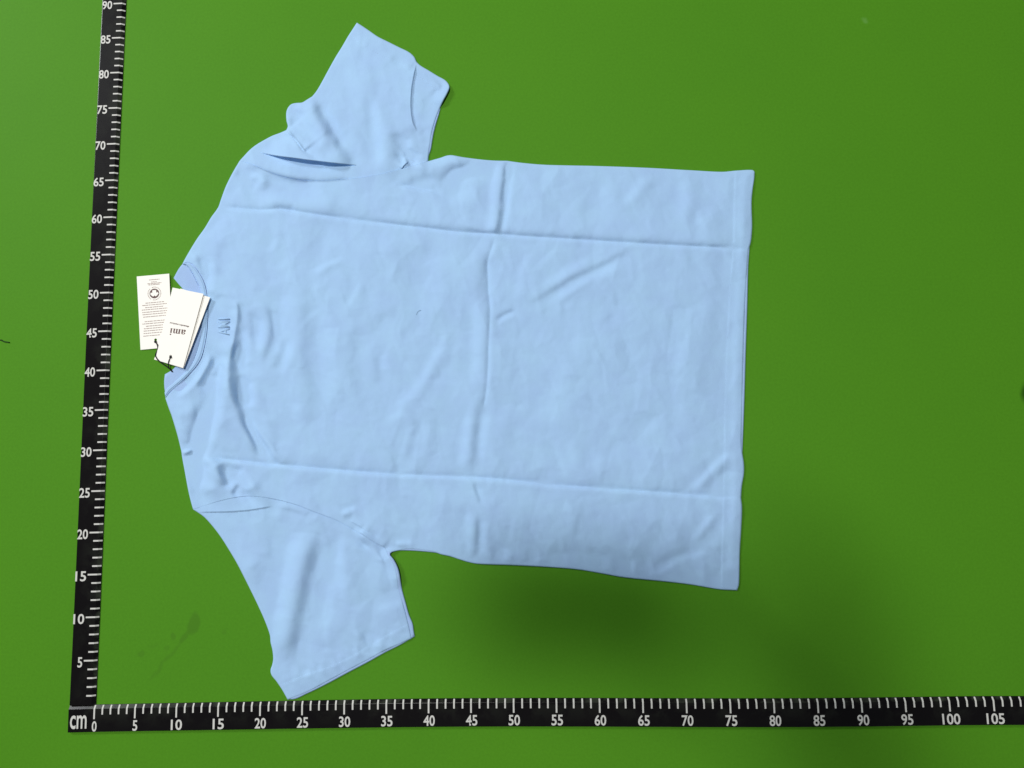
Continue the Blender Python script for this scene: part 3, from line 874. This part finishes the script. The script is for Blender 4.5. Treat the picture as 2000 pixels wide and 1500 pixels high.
# front of the shirt, lying underneath: seen inside the neck and as a second edge at the hems
FRONT_NECK = [(322,731,1),(334,724),(343,716),(355,702),(366,680),(372,650),(373,620),(369,592),(358,566),(348,554),(339,543,1)]
FRONT = [(339,543,1),(349,525),(356,516),(372,497),(395,462),(432,405),(445,372),(472,318),(500,297),(560,290),(640,340),(740,345),(800,330),(831,318),(836,290),(842,258),(849,237),(858,212),(860,212),(853,237),(847,260),(842,290),(838.5,316),(885,308),(990,319),(1200,331),(1440,339),(1468,338),
         (1465,380),(1464,480),(1461.5,520),(1459.5,600),(1456.5,690),(1454,780),(1451,860),(1448,920),(1443,972),(1442,1080),(1437,1148,1),(1400,1146),(1200,1120),(1100,1104),(930,1095),(870,1082),(785,1075),(762,1081),
         (768.5,1092),(776,1106),(780,1120),(785,1150),(792,1176),(799,1201),(806,1218),(808,1232),(810,1243,1),(780,1260.5),(752,1274.5),(720,1292.5),(680,1313.5),(640,1335),(600,1354.5),(568,1366),(556,1352),(540,1322),(540,1240),(490,1135),(430,1040),(385,992),(370,955),(358,880),(340,815),(327,778),(322,764),(320.5,745),(322,731,1)]
def front_z(P):
    d, _, _ = pl_dist(P, catmull(FRONT_NECK, 4))
    u = np.clip(d / 5.0, 0, 1)
    inner = (P[:, 0] < 410) & (P[:, 1] > 500) & (P[:, 1] < 780)
    z = np.full(len(P), 1.35)
    bump = 0.9 * np.exp(-((P[:, 0] - 352)**2 + (P[:, 1] - 548)**2) / 12**2) * -1 + 0.8 * value_noise(P, 26, 21) + 1.0 * value_noise(P, 55, 22)
    z[inner] = (2.0 + bump * 0.6)[inner] * (0.55 + 0.45 * np.sqrt(1 - (1 - u[inner])**2))
    return z
front, _, _ = build_sheet("front_panel", [(FRONT, 'edge'), (FRONT_NECK, 'seam')], "f", M_INNER, 5.0, edge_z=0.7, round_r=2.5, zfun=front_z)

# --- neck rib: a band folded from the back neckline to the inside
def band(name, outer, inner, z_of, material, rows=15, n=130):
    A = catmull(outer, 2.0); B = catmull(inner, 2.0)
    def resample(C, k):
        ln = np.r_[0, np.cumsum(np.linalg.norm(np.diff(C, axis=0), axis=1))]
        t = np.linspace(0, ln[-1], k)
        return np.c_[np.interp(t, ln, C[:, 0]), np.interp(t, ln, C[:, 1])]
    A = resample(A, n); B = resample(B, n)
    V, F = [], []
    for i in range(n):
        for r in range(rows):
            u = r / (rows - 1)
            p = A[i] * (1 - u) + B[i] * u
            zz = z_of(u, i / (n - 1)) * 0.001
            w = at(p[0], p[1], zz)
            V.append((w[0], w[1], zz))
        V.append((V[-1][0], V[-1][1], 0.0012))
    rr = rows + 1
    for i in range(n - 1):
        for r in range(rr - 1):
            a = i * rr + r
            F.append((a, a + rr, a + rr + 1, a + 1))
    return under(mesh_obj(name, V, F, material, None, smooth=True))
RIB_OUT = [(357,515),(368,514),(380,522),(388,533),(395,545),(400.5,560),(403.5,576),(405.5,600),(405,630),(401.5,663),(393.5,696),(383.5,714),(370.5,729),(356.5,743),(342.5,755),(329.5,767),(323,777)]
RIB_IN = [(357,516),(363,517),(370,523),(377,534),(383,545),(389,557),(392.5,570),(395,590),(395,620),(392.5,650),(386,682),(377,706),(366,722),(352,736),(338,748),(327,757),(321.5,766)]
def rib_z(u, t):
    edge = math.sqrt(max(0, 1 - max(0, (u - 0.80) / 0.20)**2))
    ribs = 0.10 * math.sin(u * 2 * math.pi * 3)
    dip = -0.5 * math.exp(-((u - 0.10) / 0.09)**2) + 0.45 * math.exp(-((u - 0.45) / 0.28)**2)
    return 1.9 + (1.35 + dip + ribs) * edge + 0.18 * math.sin(t * 23 + 2 * math.sin(t * 9))
band("neck_rib", RIB_OUT, RIB_IN, rib_z, M_RIB)

# --- stitches: short thread bars laid on the cloth
def surf_height(P, part):
    return cloth_height(P, part)
def stitch_row(name, pts, part, parent, material, pitch=6.0, length=3.6, width=0.9, lift=0.10, z=None, jitter=0.25):
    C = catmull(pts, 1.0)
    ln = np.r_[0, np.cumsum(np.linalg.norm(np.diff(C, axis=0), axis=1))]
    T = np.arange(2, ln[-1] - 2, pitch)
    P = np.c_[np.interp(T, ln, C[:, 0]), np.interp(T, ln, C[:, 1])]
    P2 = np.c_[np.interp(T + length, ln, C[:, 0]), np.interp(T + length, ln, C[:, 1])]
    hs = surf_height(P, part) if z is None else np.full(len(P), z)
    h2 = surf_height(P2, part) if z is None else np.full(len(P), z)
    V, F = [], []
    for a, b, z1, z2 in zip(P, P2, hs, h2):
        d = b - a; d = d / (np.linalg.norm(d) + 1e-9); n = np.array([-d[1], d[0]]) * width / 2
        j = RNG.uniform(-jitter, jitter, 2)
        k = len(V)
        for q, zz, zo in ((a - n, z1, -.15), (a + n, z1, -.15), (b - n, z2, -.15), (b + n, z2, -.15)):
            w = at(q[0] + j[0], q[1] + j[1], zz * 0.001); V.append((w[0], w[1], (zz + zo) * 0.001))
        for q, zz in (((a * .75 + b * .25), z1 * .75 + z2 * .25), ((a * .25 + b * .75), z1 * .25 + z2 * .75)):
            w = at(q[0] + j[0], q[1] + j[1], zz * 0.001); V.append((w[0], w[1], (zz + lift + 0.12) * 0.001))
        F += [(k, k+4, k+1), (k+2, k+3, k+5), (k, k+2, k+5, k+4), (k+1, k+4, k+5, k+3)]
    o = mesh_obj(name, V, F, material, parent)
    o["kind"] = "stuff"
    return o
stitch_row("hem_stitching", [(1436,337),(1434,400),(1432,485),(1426,560),(1420,680),(1416,800),(1414.5,900),(1413,975),(1410.5,1060),(1409,1150)], "b", back, M_THREAD, 5.0, 3.2, 0.8)
stitch_row("hem_stitching", [(684,68),(691,74),(711,88),(734,103),(761,114),(784,125),(800,136)], "s", sl_u, M_THREAD, 5.0, 3.2, 0.8)
stitch_row("hem_stitching", [(810,143),(827,155),(849,172),(862,184)], "s", sl_u, M_THREAD, 5.0, 3.2, 0.8)
stitch_row("hem_stitching", [(548,1340),(570,1330),(600,1317),(640,1304),(680,1286),(720,1263),(760,1239),(798,1219)], "l", sl_l, M_THREAD, 5.0, 3.2, 0.8)
stitch_row("neck_stitching", [(368,510),(382,518),(391,530),(399,543),(404.5,558),(407.5,574),(409.5,598),(409,630),(405.5,665),(397.5,699),(387,718),(374,733),(360,747),(346,759),(333,771)], "b", back, M_THREAD_DARK, 3.6, 2.2, 0.7, 0.03)
stitch_row("neck_stitching", [(364,518),(370,525),(376,535.5),(381.5,546.5),(387,558)], "b", front, M_THREAD_DARK, 3.4, 2.0, 0.9, z=2.4)
stitch_row("neck_stitching", [(391,655),(384.5,684),(375.5,708),(364.5,724),(350.5,738),(336.5,750),(326,759)], "b", front, M_THREAD_DARK, 3.4, 2.0, 0.7, z=2.4)

# --- tone on tone raised lettering below the neck
def embroidered(body, cx, cy, wpx, hpx):
    me = fit_text(body, wpx, hpx, bold=0.006, name="embroidered_lettering")
    co = np.zeros(len(me.vertices) * 3); me.vertices.foreach_get("co", co); co = co.reshape(-1, 3)
    # reads up the picture, letter tops towards the collar; laid on the cloth point by point
    P = np.c_[cx - co[:, 1], cy - co[:, 0]]
    z = np.full(len(P), 0.0) + surf_height(P, "b").max() * .25 + surf_height(P, "b") * .75 + 0.25
    me.vertices.foreach_set("co", at_many(P, z * 0.001).ravel()); me.update()
    o = bpy.data.objects.new("embroidered_lettering", me); col.objects.link(o)
    me.materials.append(M_EMB)
    md = o.modifiers.new("thickness", 'SOLIDIFY'); md.thickness = 0.0005; md.offset = 0
    o.parent = back
    return o
embroidered("AMI", 437, 638.5, 33, 23)

# lint hair on the shirt
def tube(name, pts3, rad, material, parent=None, sides=6):
    P = np.array(pts3, float); V, F = [], []
    for i in range(len(P)):
        t = P[min(i + 1, len(P) - 1)] - P[max(i - 1, 0)]; t /= np.linalg.norm(t) + 1e-12
        up = np.array([0, 0, 1.0]) if abs(t[2]) < .9 else np.array([1.0, 0, 0])
        a = np.cross(t, up); a /= np.linalg.norm(a); b = np.cross(a, t)
        for k in range(sides):
            th = 2 * math.pi * k / sides
            V.append(P[i] + rad * (math.cos(th) * a + math.sin(th) * b))
    for i in range(len(P) - 1):
        for k in range(sides):
            a_ = i * sides + k; b_ = i * sides + (k + 1) % sides
            F.append((a_, b_, b_ + sides, a_ + sides))
    F.append(tuple(reversed(range(sides)))); F.append(tuple((len(P)-1) * sides + k for k in range(sides)))
    return mesh_obj(name, V, F, material, parent, smooth=True)
def px_path(pts, z):
    C = catmull([p[:2] for p in pts], 2.0)
    zs = [p[2] for p in pts] if len(pts[0]) > 2 else None
    ln0 = np.r_[0, np.cumsum([np.hypot(pts[i+1][0]-pts[i][0], pts[i+1][1]-pts[i][1]) for i in range(len(pts)-1)])]
    ln = np.r_[0, np.cumsum(np.linalg.norm(np.diff(C, axis=0), axis=1))]; ln = ln / ln[-1] * ln0[-1]
    out = []
    for p, t in zip(C, ln):
        zz = float(np.interp(t, ln0, zs)) * 0.001 if zs else z
        out.append(at(p[0], p[1], zz))
    return out
zl = float(surf_height(np.array([[815., 605.]]), "b")[0]) * 0.001
o = tube("lint_fibre", px_path([(813,615),(815,610),(818,607),(822,606)], zl + 0.0004), 0.00026, M_LINT)
tag(o, "tiny grey lint hair lying on the middle of the pale blue shirt", "lint")
o = tube("thread_scrap", px_path([(-3,662.5,.8),(1,664.5,.8),(3,664,.8),(6,666.5,.8),(10,667.5,.8),(15,668.2,.8),(18.5,669,.8)], 0.0008), 0.0007, M_DARKBIT)
tag(o, "short dark thread scrap on the green table at the left of the upright ruler", "thread")

# ------------------------------------------------------------------ hang tags
def card(corners, zs, label, thick=0.45, hole=None, name="hang_tag"):
    """corners TL TR BR BL in photograph pixels with a height (mm) each; the hole is cut through"""
    root = empty(name, at(*corners[0], 0.001))
    tag(root, label, "hang tag", "hang tags on the shirt collar")
    inv = Matrix.Translation(-root.location)
    top = [np.array(at(c[0], c[1], z * .001)) for c, z in zip(corners, zs)]
    def P(u, v):
        return (top[0]*(1-u)*(1-v) + top[1]*u*(1-v) + top[2]*u*v + top[3]*(1-u)*v)
    V, F = [], []
    if hole:
        hu, hv, ru, rv = hole
        k = 16
        outer = []
        for i in range(k):
            th = 2 * math.pi * (i + .5) / k
            c, s_ = math.cos(th), math.sin(th)
            outer.append((c, s_))
        # square ring round the hole out to the card rim
        ring_o = []
        for c, s_ in outer:
            tx = ((1 - hu) / c if c > 0 else -hu / c) if abs(c) > 1e-6 else 1e9
            ty = ((1 - hv) / s_ if s_ > 0 else -hv / s_) if abs(s_) > 1e-6 else 1e9
            t = min(tx, ty); ring_o.append((hu + c * t, hv + s_ * t))
        # add the true corners
        ang = lambda p: math.atan2(p[1] - hv, p[0] - hu) % (2 * math.pi)
        rim = sorted(ring_o + [(0, 0), (1, 0), (1, 1), (0, 1)], key=ang)
        inn = []
        for p in rim:
            a = ang(p); inn.append((hu + ru * math.cos(a), hv + rv * math.sin(a)))
        n = len(rim)
        for lvl in (0, 1):
            for p in rim + inn:
                q = P(*p).copy(); q[2] -= lvl * thick * .001; V.append(q)
        m2 = 2 * n
        for i in range(n):
            j = (i + 1) % n
            F.append((i, n + i, n + j, j))
            F.append((m2 + i, m2 + j, m2 + n + j, m2 + n + i))
        sides0 = len(F)
        for i in range(n):
            j = (i + 1) % n
            F.append((i, j, m2 + j, m2 + i))
            F.append((n + j, n + i, m2 + n + i, m2 + n + j))
    o = mesh_obj("card", V, F, M_CARD, root)
    o.data.materials.append(M_CARD_EDGE)
    for i, p in enumerate(o.data.polygons):
        if i >= sides0: p.material_index = 1
    o.matrix_parent_inverse = inv
    return root, P, inv

def quads_obj(name, quads, material, root, inv):
    V, F = [], []
    for q in quads:
        k = len(V); V += q; F.append((k, k+1, k+2, k+3))
    o = mesh_obj(name, V, F, material, root); o.matrix_parent_inverse = inv
    return o

LIFT = np.array([0, 0, 0.00014])
A_C = [(267,540),(330.5,534.4),(337,677.5),(274.4,683.3)]
C_C = [(352.5,563.5),(410.4,580.8),(358.4,719.6),(300.8,702.0)]
B_C = [(337,561.6),(397.4,573.8),(357.6,718.6),(303.3,702.6)]
tagA, PA, invA = card(A_C, [1.4, 2.6, 1.8, 1.2], "ivory hang tag lying on the green table, with small print and a round emblem", hole=(0.485, 0.885, 0.042, 0.019))
tagC, PC, invC = card(C_C, [5.2, 7.6, 6.2, 3.4], "blank ivory hang tag mostly hidden behind the lettered tag, over the collar", hole=(0.5, 0.90, 0.04, 0.018))
tagB, PB, invB = card(B_C, [6.2, 8.6, 7.4, 4.4], "front ivory hang tag with the word ami printed upside down", hole=(0.485, 0.90, 0.045, 0.0185))

def uv_of(P, px, py, it=30):
    """card coordinates of a photograph pixel (cards are nearly flat)"""
    u, v = .5, .5
    def pr(q):
        d = ROT.T @ (q - CAM); return np.array([1000 + F_PX * d[0] / -d[2], 750 - F_PX * d[1] / -d[2]])
    for _ in range(it):
        p = pr(P(u, v)); e = np.array([px, py]) - p
        J = np.c_[(pr(P(u + 1e-3, v)) - p) / 1e-3, (pr(P(u, v + 1e-3)) - p) / 1e-3]
        du = np.linalg.solve(J, e); u += du[0]; v += du[1]
    return u, v
def z1(x, y): return 240 + x / 5.0, 480 + y / 5.0

# small illegible print on the first tag: words as short bars, upside down like the rest
rows = [(330,255,357),(352,276,335),(366,240,376),(379,250,358),
        (553,220,402),(574,190,428),(597,218,400),(618,185,434),(642,190,432),(664,192,430),(688,198,420),
        (733,213,413),(756,190,403),(779,225,400),(803,205,392),(826,203,388),(850,203,386),(876,200,370)]
quads = []
for y, xa, xb in rows:
    x = xa
    while x < xb - 4:
        w = min(random.uniform(10, 34), xb - x)
        sl = -0.088
        y0 = y - sl * (xa + xb) / 2
        pts = []
        th = 3.3
        for (xx, dy) in ((x, th), (x + w, th), (x + w, -th), (x, -th)):
            u, v = uv_of(PA, *z1(xx, y0 + sl * xx + dy)); pts.append(PA(u, v) + LIFT)
        quads.append(pts); x += w + random.uniform(3, 6)
o = quads_obj("small_print", quads, M_INK_PALE, tagA, invA); o["kind"] = "stuff"

# round emblem: dark disc with a pale shirt shape, ring of dashes round it
uc, vc = uv_of(PA, *z1(308, 466))
eu = PA(uc + .01, vc) - PA(uc, vc); eu /= np.linalg.norm(eu)
ev = PA(uc, vc + .01) - PA(uc, vc); ev /= np.linalg.norm(ev)
ctr = PA(uc, vc); PXM = np.linalg.norm(at(310, 600, 0) - at(300, 600, 0)) / 10   # metres per photograph pixel here
def emb(name, pts_list, material, lift):
    V, F = [], []
    for pts in pts_list:
        k = len(V)
        for (x, y) in pts: V.append(ctr + (eu * x + ev * y) * PXM + LIFT * lift)
        F.append(tuple(reversed(range(k, k + len(pts)))))
    o = mesh_obj(name, V, F, material, tagA); o.matrix_parent_inverse = invA
    return o
circ = lambda r, n=32: [(r * math.cos(2*math.pi*i/n), r * math.sin(2*math.pi*i/n)) for i in range(n)]
emb("emblem", [circ(9.6)], M_INK, 1.0)
shirt_shape = [(-3.6,-6.6),(3.6,-6.6),(4.2,-0.8),(6.6,-2.6),(8.3,0.8),(4.2,5.2),(1.6,5.8),(0,3.6),(-1.6,5.8),(-4.2,5.2),(-8.3,0.8),(-6.6,-2.6),(-4.2,-0.8)]
emb("emblem_shirt", [shirt_shape], M_CARD, 1.7)
dashes = []
for i in range(26):
    if i % 9 == 8: continue
    a0 = 2 * math.pi * i / 26; a1 = a0 + 2 * math.pi / 26 * .66
    dashes.append([(r * math.cos(a), r * math.sin(a)) for r, a in ((12.0, a0), (13.4, a0), (13.4, a1), (12.0, a1))])
emb("emblem_ring", dashes, M_INK_PALE, 1.0)

# lettering on the front tag
def card_text(body, P, root, inv, p_from, p_to, height_px, name, bold=0.0):
    """p_from -> p_to: baseline-centre line of the word in photograph pixels, as read"""
    u0, v0 = uv_of(P, *p_from); u1, v1 = uv_of(P, *p_to)
    a, b = P(u0, v0), P(u1, v1)
    x = (b - a); w = np.linalg.norm(x); x /= w
    n = np.cross(P(1, 0) - P(0, 0), P(0, 1) - P(0, 0)); n /= np.linalg.norm(n)
    if n[2] < 0: n = -n
    y = np.cross(n, x)
    me = fit_text(body, w, height_px * PXM, bold=bold, name=name)
    co = np.zeros(len(me.vertices) * 3); me.vertices.foreach_get("co", co); co = co.reshape(-1, 3)
    c = (a + b) / 2
    Wd = c + co[:, :1] * x + co[:, 1:2] * y + n * 0.00016
    me.vertices.foreach_set("co", Wd.ravel()); me.update()
    me.materials.append(M_INK)
    o = bpy.data.objects.new(name, me); col.objects.link(o); o.parent = root; o.matrix_parent_inverse = inv
    return o
card_text("\U0001D44E\U0001D45A\U0001D456" if False else "\U0001D41A\U0001D426\U0001D422", PB, tagB, invB, (361.8, 651.0), (331.8, 647.4), 13.5, "lettering", 0.0)
card_text("alexandre mattiussi", PB, tagB, invB, (369, 638.4), (331.8, 630.6), 3.3, "lettering", 0.02)

# black cord through the holes
cordA = px_path([(303.6,667.8,1.2),(305.5,670.5,2.6),(307.6,675,3.0),(308,680,3.0),(306.6,686,3.2),(303.8,692,4.6),(304.6,697.5,5.2),(310,704.5,5.6),(319,711.5,4.8),(327,717,4.0),(332.5,721.5,3.4),(337,726,2.6)], 0)
cordB = px_path([(333.2,697.8,4.6),(331.5,701,6.2),(329.6,705.5,6.6),(328.8,711,5.6),(329.6,716.5,4.6),(332,721,3.8),(336.5,726.5,2.6)], 0)
root = empty("tag_cord", at(333, 723, 0.003)); inv = Matrix.Translation(-root.location)
tag(root, "thin black cord tying the hang tags to the shirt collar", "cord")
for c in (cordA, cordB):
    o = tube("strand", c, 0.00072, M_CORD, root); o.matrix_parent_inverse = inv
for p, z in (((303.6, 667.6), 1.9), ((333.2, 697.9), 6.2)):
    c = at(*p, z * .001); V = []
    o = tube("knot", [c + np.array([0, 0, -.0012]), c + np.array([0.0001, 0, 0.0002]), c + np.array([0.0001, .0001, .0006])], 0.0017, M_CORD, root, 10)
    o.matrix_parent_inverse = inv

# ------------------------------------------------------------------ unseen shadow blocker, added above the table to throw the soft shadow
M_BLOCKER = mat("dark_shadow_blocker", (0.02, 0.02, 0.022), 0.5, 0.4)
def rounded_slab(name, cx, cy, cz, sx, sy, sz, r, ang, parent, inv, n=6):
    pts = []
    for (qx, qy, a0) in ((1, 1, 0), (-1, 1, 90), (-1, -1, 180), (1, -1, 270)):
        for i in range(n + 1):
            a = math.radians(a0 + 90 * i / n)
            pts.append((qx * (sx / 2 - r) + r * math.cos(a), qy * (sy / 2 - r) + r * math.sin(a)))
    ca, sa = math.cos(ang), math.sin(ang)
    V = []
    for z in (cz - sz / 2, cz + sz / 2):
        for x, y in pts: V.append((cx + x * ca - y * sa, cy + x * sa + y * ca, z))
    k = len(pts)
    F = [tuple(reversed(range(k))), tuple(range(k, 2 * k))] + [(i, (i + 1) % k, k + (i + 1) % k, k + i) for i in range(k)]
    o = mesh_obj(name, V, F, M_BLOCKER, parent); o.matrix_parent_inverse = inv
    return o
def under_lamp(px, py, z):
    """the point at height z whose shadow from the ceiling lamp falls on photograph pixel px, py"""
    g = at(px, py, 0.0); k = (LAMP[2] - z) / LAMP[2]
    return LAMP[0] + (g[0] - LAMP[0]) * k, LAMP[1] + (g[1] - LAMP[1]) * k
PZ = 1.20
hx, hy = under_lamp(1140, 1186, PZ)
blocker = empty("shadow_blocker", (hx, hy, PZ)); inv = Matrix.Translation(-blocker.location)
tag(blocker, "dark slabs added out of view above the table to cast the soft shadow", "phone holder")
rounded_slab("blocker_slab", hx, hy, PZ, 0.200, 0.084, 0.009, 0.012, 0.0, blocker, inv)
rounded_slab("blocker_plate", hx + 0.02, hy, PZ + .015, 0.13, 0.098, 0.02, 0.02, -0.1, blocker, inv)
ax, ay = under_lamp(1650, 1400, 1.45)
rounded_slab("blocker_bar", ax, ay, 1.45, 0.060, 0.25, 0.05, 0.03, 0.25, blocker, inv)  # added higher up to dim the lower right of the table
rounded_slab("blocker_post", (hx + ax) / 2, (hy + ay) / 2, 1.32, 0.025, 0.025, 0.27, 0.01, 0.0, blocker, inv)
